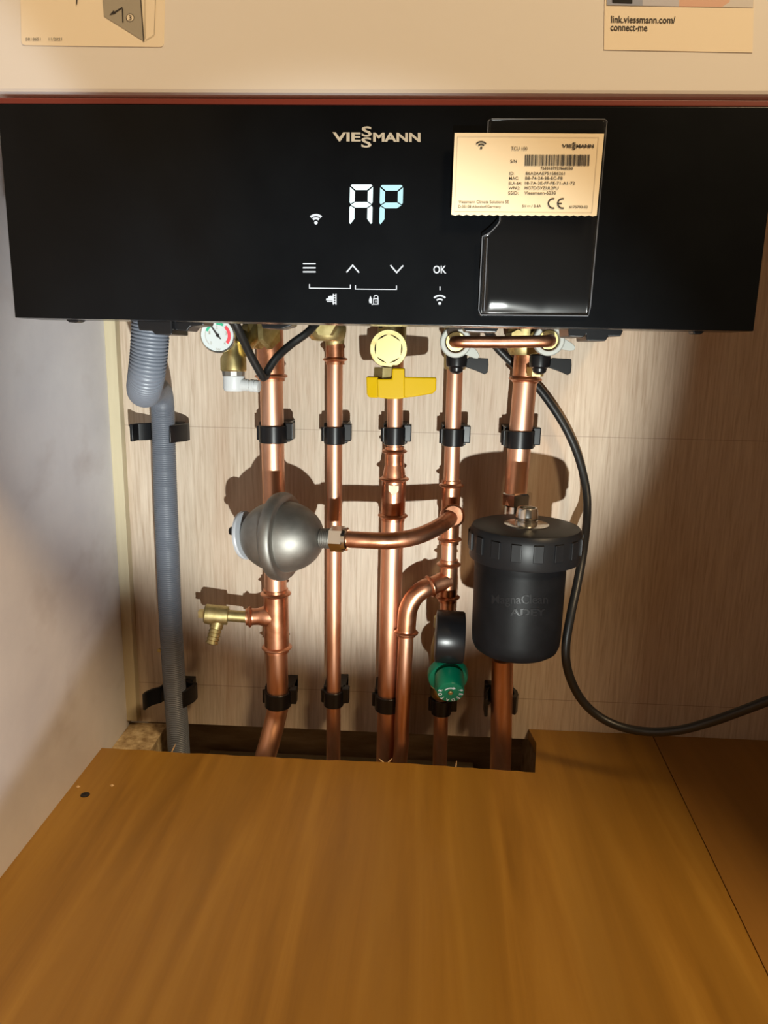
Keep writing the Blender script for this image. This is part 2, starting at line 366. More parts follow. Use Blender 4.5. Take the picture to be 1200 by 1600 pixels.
# seven segment digits
def seg_digit(x0, x1, y0, ym, y1, segs, th, sl=-1.5):
    mb = MB(); g = 1.0
    def q(x, y): return (x+sl*(y-y0)/(y1-y0), y)
    def pl(pts): flat(mb, [q(*p) for p in pts], fp)
    if 'a' in segs: pl([(x0+3, y0), (x1-3, y0), (x1-1, y0+2), (x1-th, y0+th), (x0+th, y0+th), (x0+1, y0+2)])
    if 'g' in segs: pl([(x0+2, ym), (x0+th, ym-th/2), (x1-th, ym-th/2), (x1-2, ym), (x1-th, ym+th/2), (x0+th, ym+th/2)])
    if 'f' in segs: pl([(x0, y0+4), (x0+th-g, y0+th+2), (x0+th-g, ym-th/2-g), (x0+1.5, ym-1.5), (x0, ym-4)])
    if 'b' in segs: pl([(x1, y0+4), (x1-th+g, y0+th+2), (x1-th+g, ym-th/2-g), (x1-1.5, ym-1.5), (x1, ym-4)])
    if 'e' in segs: pl([(x0, ym+4), (x0+1.5, ym+1.5), (x0+th-g, ym+th/2+g), (x0+th-g, y1-8), (x0+2, y1), (x0, y1-2)])
    if 'c' in segs: pl([(x1, ym+4), (x1-1.5, ym+1.5), (x1-th+g, ym+th/2+g), (x1-th+g, y1-8), (x1-2, y1), (x1, y1-2)])
    return mb
lab(seg_digit(547, 583, 288, 320, 350, 'abcefg', 9).build('display_digit', 'led', panel, ang=0), 'lit letter A')
lab(seg_digit(594, 630, 289, 321, 350.5, 'abefg', 9).build('display_digit', 'led2', panel, ang=0), 'lit letter P')
mb = MB(); wifi(mb, 493.7, 348, 11.5, fp, ((0, .2), (.35, .60), (.70, .97)), 44); lab(mb.build('wifi_symbol', 'icon', panel, ang=0), 'lit wireless symbol left of the digits')
mb = MB(); wifi(mb, 687, 474, 12, fp, ((0, .17), (.36, .52), (.72, .90)), 46); lab(mb.build('wifi_symbol', 'icon', panel, ang=0), 'lit wireless symbol below OK')
mb = MB()
for y in (412, 418.5, 424.8): flat(mb, [(473.5, y-1.1), (493, y-1.1), (493.6, y), (493, y+1.1), (473.5, y+1.1), (473, y)], fp)
lab(mb.build('menu_button', 'icon', panel, ang=0), 'three bar menu symbol')
def chev(pts, w):
    mb = MB(); (ax, ay), (bx, by), (cx, cy) = pts
    for (x0, y0, x1, y1) in ((ax, ay, bx, by), (bx, by, cx, cy)):
        dx, dy = x1-x0, y1-y0; l = math.hypot(dx, dy); nx, ny = -dy/l*w, dx/l*w; ex, ey = dx/l*w*.7, dy/l*w*.7
        flat(mb, [(x0-ex+nx, y0-ey+ny), (x1+ex+nx, y1+ey+ny), (x1+ex-nx, y1+ey-ny), (x0-ex-nx, y0-ey-ny)], fp)
    return mb
chev(((542, 425), (551, 414.5), (560.5, 425.5)), 1.15).build('up_button', 'icon', panel, ang=0)
chev(((610.5, 415), (619.8, 426), (629.5, 415.5)), 1.15).build('down_button', 'icon', panel, ang=0)
mb = MB(); text_box(mb, 'OK', 677, 415, 697.5, 427.5, fp, .02); flat(mb, [(686.7, 447.5), (688.3, 447.5), (688.3, 453.5), (686.7, 453.5)], fp); mb.build('ok_button', 'icon', panel, ang=0)
mb = MB()
for (x0, x1, yy) in ((482.8, 548.3, 449.5), (554.5, 620.3, 451)):
    flat(mb, [(x0, yy), (x1, yy+.8), (x1, yy+2), (x0, yy+1.5)], fp)
    flat(mb, [(x0, yy-5.5), (x0+1.6, yy-5.5), (x0+1.6, yy+1.2), (x0, yy+1.2)], fp); flat(mb, [(x1-1.6, yy-4.7), (x1, yy-4.7), (x1, yy+1.6), (x1-1.6, yy+1.6)], fp)
mb.build('bracket_marks', 'icon', panel, ang=0)
mb = MB()    # heating mode symbol: cap and comb
flat(mb, [(509.5, 466.5), (513, 466), (513, 463), (517, 462), (520.5, 463), (520.5, 469.5), (509.5, 469.5)], fp)
for y in (460.5, 464.5, 468.5, 472.5): flat(mb, [(519.5, y), (525, y), (525, y+1.6), (519.5, y+1.6)], fp)
flat(mb, [(520, 459), (521.8, 459), (521.8, 476), (520, 476)], fp); flat(mb, [(524, 459), (525.8, 459), (525.8, 476), (524, 476)], fp); flat(mb, [(511, 470.3), (520, 470.3), (520, 471.8), (511, 471.8)], fp)
mb.build('mode_symbol', 'icon', panel, ang=0)
mb = MB()    # flame and open padlock
flat(mb, [(577, 473.5), (576.3, 469), (578.8, 462), (581, 467), (581, 474.5)], fp)
for (x0, y0, x1, y1) in ((583, 466, 591.5, 467.5), (583, 466, 584.5, 476), (590, 466, 591.5, 476), (583, 474.6, 591.5, 476), (586.5, 469.5, 588.2, 473), (580.5, 475, 583, 476.2)): flat(mb, [(x0, y0), (x1, y0), (x1, y1), (x0, y1)], fp)
flat_arc(mb, 587.5, 464.5, 2.4, 3.8, 0, 190, fp, 10); flat(mb, [(589.9, 464), (591.3, 464), (591.3, 466.2), (589.9, 466.2)], fp)
mb.build('child_lock_symbol', 'icon', panel, ang=0)
# brackets and latches below the panel
def latch(pts, Y, dep, label):
    mb = MB(); mb.prism([P(x, y, Y) for x, y in pts], (0, dep, 0)); lab(mb.build('latch', 'bplastic', boiler, ang=0, bevel=.0006), label)
latch([(212, 492), (268, 494), (269, 523), (242, 522.5), (237, 517), (217, 516)], -.305, .03, 'black latch at lower left')
latch([(262, 494), (322, 495), (318, 508), (298, 510), (292, 517.5), (274, 516)], -.30, .02, 'black bracket at lower left')
latch([(886, 500), (975, 502), (974, 516), (970, 525.5), (951, 525.5), (946, 533), (917, 532.5), (916, 522), (911, 527), (889, 526)], -.30, .03, 'black latch at lower right')
latch([(404, 494), (460, 494), (455, 509), (440, 514), (410, 513)], -.28, .02, 'dark bracket at lower centre left')
latch([(100, 490), (128, 490), (124, 501.5), (118, 504), (107, 503.5), (103, 500)], -.312, .008, 'small rubber foot at left')
latch([(1078, 505), (1106, 505), (1102, 517.5), (1096, 522.5), (1084, 522)], -.312, .008, 'small rubber foot at right')
latch([(724, 496), (784, 498), (779, 513), (775, 519.5), (727, 518), (724, 512)], -.26, .02, 'grey bracket at lower centre right')
latch([(588, 490), (630, 491), (628, 513), (592, 512)], -.06, .03, 'dark bracket behind the gas valve')
# stickers on the casing
YC = YP+.002
def sheet(name, pxs, Y, th, m, parent, rnd=0):
    mb = MB(); mb.prism([P(x, y, Y) for x, y in pxs], (0, -th, 0)); return mb.build(name, m, parent, ang=0)
def rounded(c, r, n=5):
    out = []; k = len(c)
    for i in range(k):
        p = Vector(c[i]); a = (Vector(c[i-1])-p).normalized(); b = (Vector(c[(i+1) % k])-p).normalized()
        for j in range(n+1):
            t = j/n; q = p+a*r*(1-t)**2+b*r*t**2; out.append((q.x, q.y))
    return out
s1 = sheet('instruction_sticker', rounded([(26, -260), (262, -260), (256, 74), (34, 71)], 7), YC, .0003, 'paper', boiler)
lab(s1, 'cream sticker with a drawing of a removed front cover')
fs = lambda x, y: P(x, y, YC-.0005)
mb = MB(); text_box(mb, '5818651', 40, 58.5, 63.5, 63.5, fs, .02); text_box(mb, '11/2021', 76, 58.5, 97, 63.5, fs, .02); mb.build('print', 'greyink', s1, ang=0)
mb = MB(); flat(mb, [(158, -30), (218, -30), (224.5, 64.5), (162.5, 25.5)], fs); mb.build('print', 'greyink', s1, ang=0)
mb = MB(); fs2 = lambda x, y: P(x, y, YC-.0007)
flat(mb, [(217, -30), (218.6, -30), (225.6, 65), (224, 64.5)], fs2)
flat(mb, [(190.5, 13.5), (192.3, 13.5), (193, 35), (191.2, 35)], fs2); flat(mb, [(178, 18.5), (190.5, 10.8), (192, 12.3), (179.5, 20.5)], fs2); flat(mb, [(171, 23.5), (177.5, 16), (181, 21)], fs2)
flat(mb, [(119.5, -10), (122, -10), (120.4, 7), (118.8, 6.5)], fs2)
flat_arc(mb, 203.2, 27.5, 5.6, 6.3, 0, 360, fs2, 24)
mb.build('print', 'ink', s1, ang=0)
mb = MB(); flat_arc(mb, 203.2, 27.5, 0, 5.6, 0, 360, lambda x, y: P(x, y, YC-.0006), 24); mb.build('print', 'paper', s1, ang=0)
mb = MB(); text_box(mb, '3', 201, 23.5, 205.6, 31.5, lambda x, y: P(x, y, YC-.0008), .01); mb.build('print', 'ink', s1, ang=0)
mb = MB()
for (a_, b_) in (((228.2, 62), (241.3, 54)), ((241.3, 54), (244.3, -30)), ((227, 60), (226.5, -30))):
    d = Vector((b_[0]-a_[0], b_[1]-a_[1])).normalized(); n_ = (-d.y*.35, d.x*.35)
    flat(mb, [(a_[0]+n_[0], a_[1]+n_[1]), (b_[0]+n_[0], b_[1]+n_[1]), (b_[0]-n_[0], b_[1]-n_[1]), (a_[0]-n_[0], a_[1]-n_[1])], fs2)
mb.build('print', 'lineink', s1, ang=0)
s2 = sheet('leaflet_sticker', [(948, -260), (1184, -260), (1175.5, 82.5), (943.5, 78)], YC, .0003, 'paper', boiler)
lab(s2, 'cream sticker with a web address and the foot of a photo')
mb = MB(); text_box(mb, 'link.viessmann.com/', 955, 24, 1055.5, 35.5, fs, .012, 1.2); text_box(mb, 'connect-me', 954, 38.5, 1011.5, 48, fs, .012, .8); mb.build('print', 'ink', s2, ang=0)
for nm, pl_ in (('blueprint', [(948, -60), (1004, -60), (1004, 9), (948, 8)]), ('blueprint2', [(1004, -60), (1062, -60), (1061, 10), (1004, 9)]), ('skinprint', [(1062, -60), (1150, -60), (1140, 3), (1128, 11), (1061, 10)]), ('greyprint', [(1150, -60), (1180, -60), (1177, 12), (1128, 11), (1140, 3)])):
    mb = MB(); flat(mb, pl_, fs); mb.build('photo_print', nm, s2, ang=0)
mb = MB(); flat(mb, [(956, -60), (990, -60), (988, 5), (957, 4)], fs2); mb.build('photo_print', 'bplastic', s2, ang=0)

# clear sleeve fixed on the panel, with the buff label card on it
YS = YP-.0015
outl = [(763, 185), (948.5, 186), (945, 230), (936, 330), (929, 420), (922, 491), (919, 494), (750, 492), (747.5, 489), (751, 430), (755, 400), (759, 372), (761, 366), (768, 362), (776, 355), (781, 346), (781, 338), (779, 332), (760, 330), (762, 250)]
def sleeve_pt(x, y):
    t = max(0.0, min(1.0, (494-y)/34.0)); bulge = .0034*(sin(t*pi/2)**.9) if t > 0 else 0
    b2_ = max(0.0, min(1.0, (x-748)/14.0))
    return P(x, y, YS-bulge*(.3+.7*b2_)*(1-.35*min(1, max(0, (x-790)/60))))
sl = thing('clear_plastic_sleeve', P(835, 494, YS), 'clear empty plastic sleeve taped upright on the black panel behind the buff label card', 'plastic sleeve')
# grid sheet
mb = MB(); NX, NY = 30, 60
def xlim(y):
    l = 763+(747.5-763)*(y-185)/307; r = 948.5+(921-948.5)*(y-186)/307
    if 330 < y < 366: l = max(l, 781-((max(0, y-345))**1.35)*.30)
    return l, r
vs = []
for j in range(NY+1):
    y = 186+(493.5-186)*j/NY; l, r = xlim(y)
    for i in range(NX+1): vs.append(sleeve_pt(l+(r-l)*i/NX, y))
mb.add(vs, [(j*(NX+1)+i, j*(NX+1)+i+1, (j+1)*(NX+1)+i+1, (j+1)*(NX+1)+i) for j in range(NY) for i in range(NX)])
o = mb.build('sheet', 'film', sl, ang=80); so = o.modifiers.new('t', 'SOLIDIFY'); so.thickness = .0003
mb = MB()
left = [(xlim(y)[0], y) for y in range(190, 490, 6)]; right = [(xlim(y)[1], y) for y in range(190, 490, 10)]
loop = [(768, 186), (945, 187)]+right+[(919, 493.5), (751, 492)]+left[::-1]+[(766, 187)]
mb.tube([sleeve_pt(*p)+Vector((0, -.0002, 0)) for p in loop], .00032, 6); lab(mb.build('welded_edge', 'filmedge', sl), 'pale welded edge')
mb = MB(); mb.tube([sleeve_pt(770-(14)*(y-186)/305, y)+Vector((0, -.0002, 0)) for y in range(372, 492, 6)], .00025, 6)
mb.build('seam', 'filmedge', sl)
YK = YP-.0062
top = [(710.3, 207.8), (943.7, 209.2), (932, 337)]
bot = []
n = 38
for i in range(n+1):
    x = 932+(705.2-932)*i/n; y = 337.3-1.4*i/n; bot.append((x, y+(1.1 if i % 2 else -.6)))
mb = MB(); mb.prism([P(x, y, YK) for x, y in top+bot], (0, -.0004, 0))
card = mb.build('label_card', 'card', ang=0); tag(card, 'buff printed identity label card with barcode stuck across the clear sleeve', 'label')
YQ = YK-.0007
# card coordinates: the 1200x1457 close view (scale 4.2857) carried back to the photo
def ck(x, y): return P(680+x/4.2857, 170+y/4.2857, YQ)
mb = MB()
wifi(mb, 308, 262, 44, ck, ((0, .16), (.35, .52), (.68, .85)), 50)
text_box(mb, 'TCU 100', 508, 254, 617, 278, ck, .0); text_box(mb, 'S/N', 503, 341, 546, 360, ck, .01)
text_box(mb, 'VIE', 848, 236, 916, 260, ck, .03); text_box(mb, 'MANN', 945, 236, 1062, 261, ck, .035)
text_box(mb, 'S', 919, 224, 942, 247, ck, .05); text_box(mb, 'S', 918, 249, 941, 273, ck, .05)
text_box(mb, '7633107927868230', 706, 390, 922, 408, ck, .02)
rows = [('ID:', '86A2AAE751586261', 423, 528, 868), ('MAC:', 'B8-74-24-38-EC-F8', 455, 560, 853), ('EUI-64:', '18-7A-3E-FF-FE-71-A1-72', 488, 580, 936), ('WPA2:', 'HG7DGVZUL2PU', 521, 570, 826), ('SSID:', 'Viessmann-6230', 554, 558, 808)]
for i, (a_, b_, y, xe, xb) in enumerate(rows):
    x0 = 498-2.2*i; text_box(mb, a_, x0, y, xe, y+21, ck, .005); text_box(mb, b_, 606-2.2*i, y-1, xb, y+20, ck, .008)
text_box(mb, 'Viessmann Climate Solutions SE', 157, 614, 493, 633, ck, .005); text_box(mb, 'D-35108 Allendorf/Germany', 155, 646, 440, 670, ck, .005)
text_box(mb, '5V', 583, 643, 610, 661, ck, .005); text_box(mb, '/ 0.4A', 645, 643, 710, 661, ck, .005)
for x in (615, 624, 632): flat(mb, [(x, 655), (x+6, 655), (x+6, 657), (x, 657)], ck)
flat(mb, [(615, 650), (638, 650), (638, 652), (615, 652)], ck)
flat_arc(mb, 790, 634, 27, 37, 75, 285, ck, 20); flat_arc(mb, 853, 634, 27, 37, 75, 285, ck, 20); flat(mb, [(822, 630), (848, 630), (848, 639), (822, 639)], ck)
text_box(mb, '6175793-02', 898, 648, 1022, 666, ck, .008)
random.seed(11); x = 600.0
while x < 1030:
    w = random.choice((2.2, 2.6, 4.5, 6.5)); gp = random.choice((2.5, 3.5, 5.5)); sk = -4*(0)
    flat(mb, [(x+3, 306), (x+w+3, 306), (x+w, 382), (x, 382)], ck); x += w+gp
mb.build('print', 'ink', card, ang=0)
mb = MB()
for a_, b_ in (((150, 185), (1095, 190)), ((1095, 190), (1050, 695)), ((1050, 695), (130, 690)), ((130, 690), (150, 185))):
    d = Vector((b_[0]-a_[0], b_[1]-a_[1])).normalized()*1.2; flat(mb, [(a_[0]-d.y, a_[1]+d.x), (b_[0]-d.y, b_[1]+d.x), (b_[0]+d.y, b_[1]-d.x), (a_[0]+d.y, a_[1]-d.x)], ck)
mb.build('border_line', 'lineink', card, ang=0)

# ================================================================== pipe work helpers
YW = -.035
def straight(a, b, r, m='copper'): return MB().tube([a, b], r, 28)
def bead(mb, p, d, r, h=.0042, k=.0030):
    d = Vector(d).normalized(); n = 8
    mb.lathe([(-h/2-.0012, r*0.985)]+[(-h/2+h*i/n, r+k*sin(pi*i/n)) for i in range(n+1)]+[(h/2+.0012, r*.985)], p, d, 32, cap=False)
def fitting(a, b, r, e=.0011, ends=(1, 1), mids=()):
    """soldered sleeve with a raised ring near each open end"""
    a = Vector(a); b = Vector(b); d = (b-a); L = d.length; d = d/L; mb = MB()
    mb.lathe([(0, r*.98), (0.0002, r+e), (L-.0002, r+e), (L, r*.98)], a, d, 32)
    if ends[0]: bead(mb, a+d*.005, d, r+e)
    if ends[1]: bead(mb, b-d*.005, d, r+e)
    for t in mids: bead(mb, a+d*L*t, d, r+e)
    return mb
R22, R15 = .011, .0075
UP = Vector((0, 0, 1))

# A: left thick pipe with drain tee
pa = lambda y: P(424+(434-424)*(y-590)/(1080-590), y, YW)
A = thing('copper_pipe', z0(pa(1150), -.03), 'thick copper pipe on the left with a drain cock tee, bending at its foot', 'pipe', 'copper pipes under the boiler')
mb = MB(); ptsA = [pa(500), pa(700), pa(900), pa(1060), pa(1105)]
foot = spl([pa(1105), P(430, 1125, YW-.002), P(421, 1160, YW-.012), P(409, 1200, YW-.018), P(395, 1255, YW-.019)], 8)
mb.tube(ptsA[:-1]+foot, R22, 28); mb.build('pipe', 'copper', A)
fitting(P(421, 515, YW), pa(596), R22, .0018, (0, 1)).build('coupling', 'copper2', A)
t = fitting(pa(920), pa(1018), R22, .0016)
c = pa(962); e_ = P(384, 964, YW-.006); d = (e_-c).normalized()
t.lathe([(0, .0085+.003), (.010, .0115), (.0145, .0098), (.018, .0086), ((e_-c).length, .0086)], c, d, 28); bead(t, e_-d*.004, d, .0088, k=.0022); t.build('tee', 'copper2', A)
# drain cock
dc = thing('drain_cock', P(345, 975, YW-.008), 'small brass drain cock with angled hose spout on the left pipe tee', 'drain valve')
p0 = e_; p1 = P(309, 958, YW-.012); ax = (p1-p0).normalized(); L = (p1-p0).length; up = UP
mb = MB(); mb.lathe([(-.004, .0060), (L*.36, .0060), (L*.38, .0060)], p0, ax, 24)
mb.lathe([(L*.36, .0070), (L*.37, .0095), (L*.83, .0100), (L*.86, .0085), (L*.86, .004)], p0, ax, 24); mb.build('body', 'castbrass', dc)
mb = MB(); mb.box(p0+ax*L*.86-Vector((.0055, .0035, .0035)), p0+ax*L*.86+Vector((.0005, .0035, .0035))); mb.build('square_spindle', 'brass', dc, ang=0)
q = p0+ax*L*.55; dq = (P(331, 1006, YW-.016)-q).normalized(); Lq = (P(331, 1006, YW-.016)-q).length
mb = MB(); pr = [(0, .0068), (Lq*.45, .0066)]
for k in range(4): pr += [(Lq*(.48+.13*k), .0056), (Lq*(.58+.13*k), .0064)]
mb.lathe(pr+[(Lq, .0052), (Lq-.001, .0035), (Lq-.006, .003)], q, dq, 24); mb.build('hose_spout', 'castbrass', dc)

# B: slim pipe second from left
Bp = lambda y: P(523.5-2.5*(y-545)/620, y, YW)
B = thing('copper_pipe', z0(Bp(1150), -.03), 'plain slim copper pipe between the steel vessel and the middle gas pipe', 'pipe', 'copper pipes under the boiler')
MB().tube([Bp(505), Bp(800), Bp(1250)], R15, 28).build('pipe', 'copper', B)
fitting(P(523, 530, YW), P(524, 570, YW), R15, .0013, (0, 1)).build('coupling', 'copper2', B)
# C: gas pipe
C1 = lambda y: P(617.5-1.5*(y-620)/120, y, YW); C2 = lambda y: P(614-10*(y-800)/390, y, YW)
Cc = thing('copper_pipe', z0(C2(1150), -.03), 'gas pipe below the yellow handle, slim above and thick under its reducer', 'pipe', 'copper pipes under the boiler')
MB().tube([C1(560), C1(745)], R15, 28).build('pipe', 'copper', Cc)
MB().tube([C2(745), C2(1000), C2(1250)], R22, 28).build('pipe', 'copper', Cc)
fitting(C1(697), C1(745), R15, .0018, (1, 0)).build('coupling', 'copper2', Cc)
mb = fitting(C1(745), C2(813), R22-.0006, .0014, (0, 1)); bead(mb, C1(748), C1(745)-C1(760), R22+.0006, k=.0030)
mb.lathe([(0, R22), (.0025, R22-.0002), (.006, R15+.0028), (.012, R15+.0018)], C1(745), UP, 28); lab(mb.build('reducer', 'copper2', Cc), 'fat reducing coupling')
sp_ = MB(); cc = P(615, 765, YW-R22-.0012); sp_.prism([cc+Vector((-.0048, 0, .004)), cc+Vector((.0048, 0, .004)), cc+Vector((.0048, 0, -.001)), cc+Vector((0, 0, -.0065)), cc+Vector((-.0048, 0, -.001))], (0, -.0006, 0)); lab(sp_.build('badge', 'card', Cc, ang=0), 'small shield shaped sticker')
# D: cold feed with two tees
D1 = lambda y: P(711-11*(y-570)/350, y, YW); D2 = lambda y: P(690-3*(y-1090)/100, y, YW)
D = thing('copper_pipe', z0(D2(1150), -.03), 'slim copper pipe with two tees, feeding the vessel pipe and a side branch', 'pipe', 'copper pipes under the boiler')
MB().tube([D1(555), D1(800), D1(963)], R15, 28).build('pipe', 'copper', D)
MB().tube([D2(1087), D2(1250)], R15, 28).build('pipe', 'copper', D)
t = fitting(D1(750), D1(850), R15, .0016)
c = D1(806); tip = P(708, 806, YW-.030); d = (tip-c).normalized(); t.lathe([(0, .0105), (.012, .0095), (.022, .0091), ((tip-c).length, .0091)], c, d, 28); bead(t, tip-d*.003, d, .0093, k=.0020); t.build('tee', 'copper2', D)
t = fitting(D1(874), D1(940), R15, .0016, (1, 1))
c = D1(905); br = P(668, 918, YW-.010); d = (br-c).normalized(); t.lathe([(0, .0100), (.010, .0094), (.013, .0090), ((br-c).length, .0090)], c, d, 28); bead(t, br-d*.003, d, .0092, k=.0022); t.build('tee', 'copper2', D)
G = lambda y: P(635-10*(y-985)/205, y, YW-.015)
el = spl([br+d*-.004, br+d*.004, P(648, 932, YW-.014), P(638, 952, YW-.015), G(975), G(992)], 8)
mb = MB(); mb.tube(el, .0093, 28); bead(mb, G(988), G(980)-G(1000), .0095, k=.0026); mb.build('elbow', 'copper2', D)
MB().tube(spl([G(975), G(1060), G(1135), P(627.5, 1160, YW-.016), P(624, 1195, YW-.018), P(618, 1240, YW-.022)], 6), R15, 28).build('branch_pipe', 'copper', D)
# E: right thick pipe to the filter
E1 = lambda y: P(821-14*(y-590)/160, y, YW); E2 = lambda y: P(785-3*(y-1045)/150, y, YW)
Ee = thing('copper_pipe', z0(E2(1150), -.03), 'thick copper pipe on the right running down behind the black filter', 'pipe', 'copper pipes under the boiler')
MB().tube([E1(540), E1(788)], R22, 28).build('pipe', 'copper', Ee)
MB().tube([E2(1030), E2(1250)], R22, 28).build('pipe', 'copper', Ee)
mb = fitting(E1(522), E1(598), R22, .0012, (0, 0)); bead(mb, E1(592), E1(580)-E1(600), R22+.001, h=.005, k=.0036); mb.build('coupling', 'copper2', Ee)

# ------------------------------------------------------------------ pipe clips
def clip(p, r, label, h=.0165):
    """closed hinged clip round a pipe, screwed to the back wall"""
    p = Vector(p); t = thing('pipe_clip', Vector((p.x, 0, p.z)), label, 'pipe clip', 'black clips on the copper pipes')
    n = 28; ro = r+.0028; mb = MB(); pts = []
    mb2 = MB(); prof = [(-h/2, r+.0002), (-h/2, ro-.0004), (-h/2+.0005, ro), (h/2-.0005, ro), (h/2, ro-.0004), (h/2, r+.0002), (-h/2, r+.0002)]
    mb2.lathe(prof, p, UP, 36, cap=False); mb2.build('band', 'bplastic', t)
    mb.box((p.x-r-.0035, p.y+r*.35, p.z-h/2+.0003), (p.x-r*.55, -.0004, p.z+h/2+.003))
    mb.box((p.x+r*.55, p.y+r*.35, p.z-h/2+.0003), (p.x+r+.0045, -.0004, p.z+h/2+.003))
    mb.box((p.x-r-.0035, p.y+r+.0005, p.z-h/2+.0006), (p.x+r+.0045, -.0004, p.z+h/2+.0027)); mb.build('saddle', 'bplastic', t, ang=0, bevel=.0008)
    mb = MB(); mb.box((p.x+r+.001, p.y-.002, p.z-h/2+.003), (p.x+r+.0085, p.y+.008, p.z+h/2+.003)); mb.build('latch', 'bplastic', t, ang=0, bevel=.001)
    mb = MB(); mb.lathe([(-h/2+.002, .0025), (h/2-.001, .0025)], (p.x-r-.0035, p.y+.003, p.z), UP, 14); mb.build('hinge', 'bplastic', t)
    return t
for (q, r, l) in ((P(427, 678, YW), R22, 'upper black clip on the thick left pipe above the steel vessel'), (Bp(680), R15, 'upper black clip on the slim pipe between vessel and gas pipe'),
                  (C1(681), R15, 'upper black clip on the gas pipe under the yellow handle'), (P(708.5, 683, YW), R15, 'upper black clip on the slim pipe under the left filling valve'),
                  (P(812, 686, YW), R22, 'upper black clip on the thick right pipe above the black filter'),
                  (pa(1091), R22, 'lower black clip on the thick left pipe, above its bend'), (Bp(1090), R15, 'lower black clip on the slim pipe second from left'),
                  (C2(1096), R22, 'lower black clip on the thick middle gas pipe beside the branch pipe'), (D2(1103), R15, 'lower black clip just beneath the green valve cap')):
    clip(q, r, l)
def strip2d(mb, pts, w, zc, h):
    """plastic strip of thickness w following plan points (x,y)"""
    pts = [Vector((x, y, 0)) for x, y in pts]; n = len(pts); a = []; b = []
    for i in range(n):
        d = (pts[min(i+1, n-1)]-pts[max(i-1, 0)]).normalized(); nn = Vector((-d.y, d.x, 0))*w/2; a.append(pts[i]+nn); b.append(pts[i]-nn)
    vs = []
    for z in (zc-h/2, zc+h/2): vs += [v+Vector((0, 0, z)) for v in a]+[v+Vector((0, 0, z)) for v in b]
    f = []; N = 2*n
    for i in range(n-1):
        f += [(i, i+1, N+i+1, N+i), (n+i+1, n+i, N+n+i, N+n+i+1), (i, n+i, n+i+1, i+1), (N+i, N+i+1, N+n+i+1, N+n+i)]
    f += [(0, N, N+n, n), (n-1, 2*n-1, N+2*n-1, N+n-1)]
    mb.add(vs, f)
def open_clip(p, r, label, la, ra, h=.016, lt=None, rt=None, dz=0):
    """unfastened clip: saddle on the wall, left arm la and right arm ra as plan polylines from the pipe centre"""
    p = Vector(p); t = thing('pipe_clip', Vector((p.x, 0, p.z)), label, 'pipe clip', 'open black clips on the wall')
    mb = MB(); mb.box((p.x-r-.004, -.012, p.z-h/2), (p.x+r+.004, -.0004, p.z+h/2)); mb.build('saddle', 'bplastic', t, ang=0, bevel=.001)
    mb = MB(); strip2d(mb, [(p.x+x, p.y+y) for x, y in la], .0032, p.z+dz, h); mb.build('hinged_arm', 'bplastic', t, ang=30, bevel=.0007)
    mb = MB(); strip2d(mb, [(p.x+x, p.y+y) for x, y in ra], .0045, p.z, h); mb.build('catch', 'bplastic', t, ang=30, bevel=.0007)
    return t
ph1 = P(258, 678, -.030)
open_clip(P(252, 676, -.03), .011, 'open black clip behind the grey hose near the top', [(-.006, .020), (-.011, .014), (-.018, .006), (-.025, .002), (-.0265, -.006), (-.0265, -.009)], [(.006, .022), (.014, .016), (.022, .014), (.0215, .006), (.016, -.004), (.014, -.009), (.0115, -.012)], .017)
open_clip(P(272, 1086, -.03), .011, 'open black clip behind the grey hose near the floor', [(-.006, .020), (-.011, .012), (-.015, -.001), (-.021, -.006), (-.0250, -.013), (-.0255, -.019)], [(.006, .022), (.013, .014), (.0195, .012), (.0185, .004), (.014, -.005), (.0115, -.010)], .018)
open_clip(P(783, 1100, YW), R22, 'open black clip behind the thick right pipe below the filter', [(-.006, .030), (-.0125, .020), (-.0155, .010), (-.0155, 0), (-.0155, -.006)], [(.006, .030), (.012, .020), (.0155, .012), (.0155, .004), (.0125, -.003)], .020, dz=-.002)

# ================================================================== grey drain hose
hose = [P(241, 440, -.268), P(236, 505, -.267), P(233, 550, -.265), P(229, 585, -.260), P(225.5, 605, -.243), P(226, 612, -.215), P(234, 611, -.15), P(244, 607, -.088), P(252, 618, -.050), P(255, 660, -.036), P(258, 760, -.034), P(262, 860, -.034), P(266, 960, -.034), P(272, 1060, -.034), P(277, 1130, -.034), P(281, 1200, -.034), P(284, 1260, -.034)]
pts = resample(spl(hose, 24), .00035)
rs = []; s_ = 0
for i, p in enumerate(pts):
    s_ = i*.00035; fr = abs(((s_/.0021) % 1)-.5)*2
    kk = min(1, s_/.18); big = .0117*(1-kk)+.0106*kk+(.0006 if s_ > .4 else .0015*max(0, s_-.3)*4)
    rs.append(big+.0009*(1-.45*kk)*(min(1, max(0, fr*3-.35))-1)+.0004)
mb = MB(); mb.tube(pts, rs, 28); o = mb.build('drain_hose', 'grey', ang=80); tag(o, 'grey corrugated drain hose looping from the boiler down to the floor opening', 'hose')

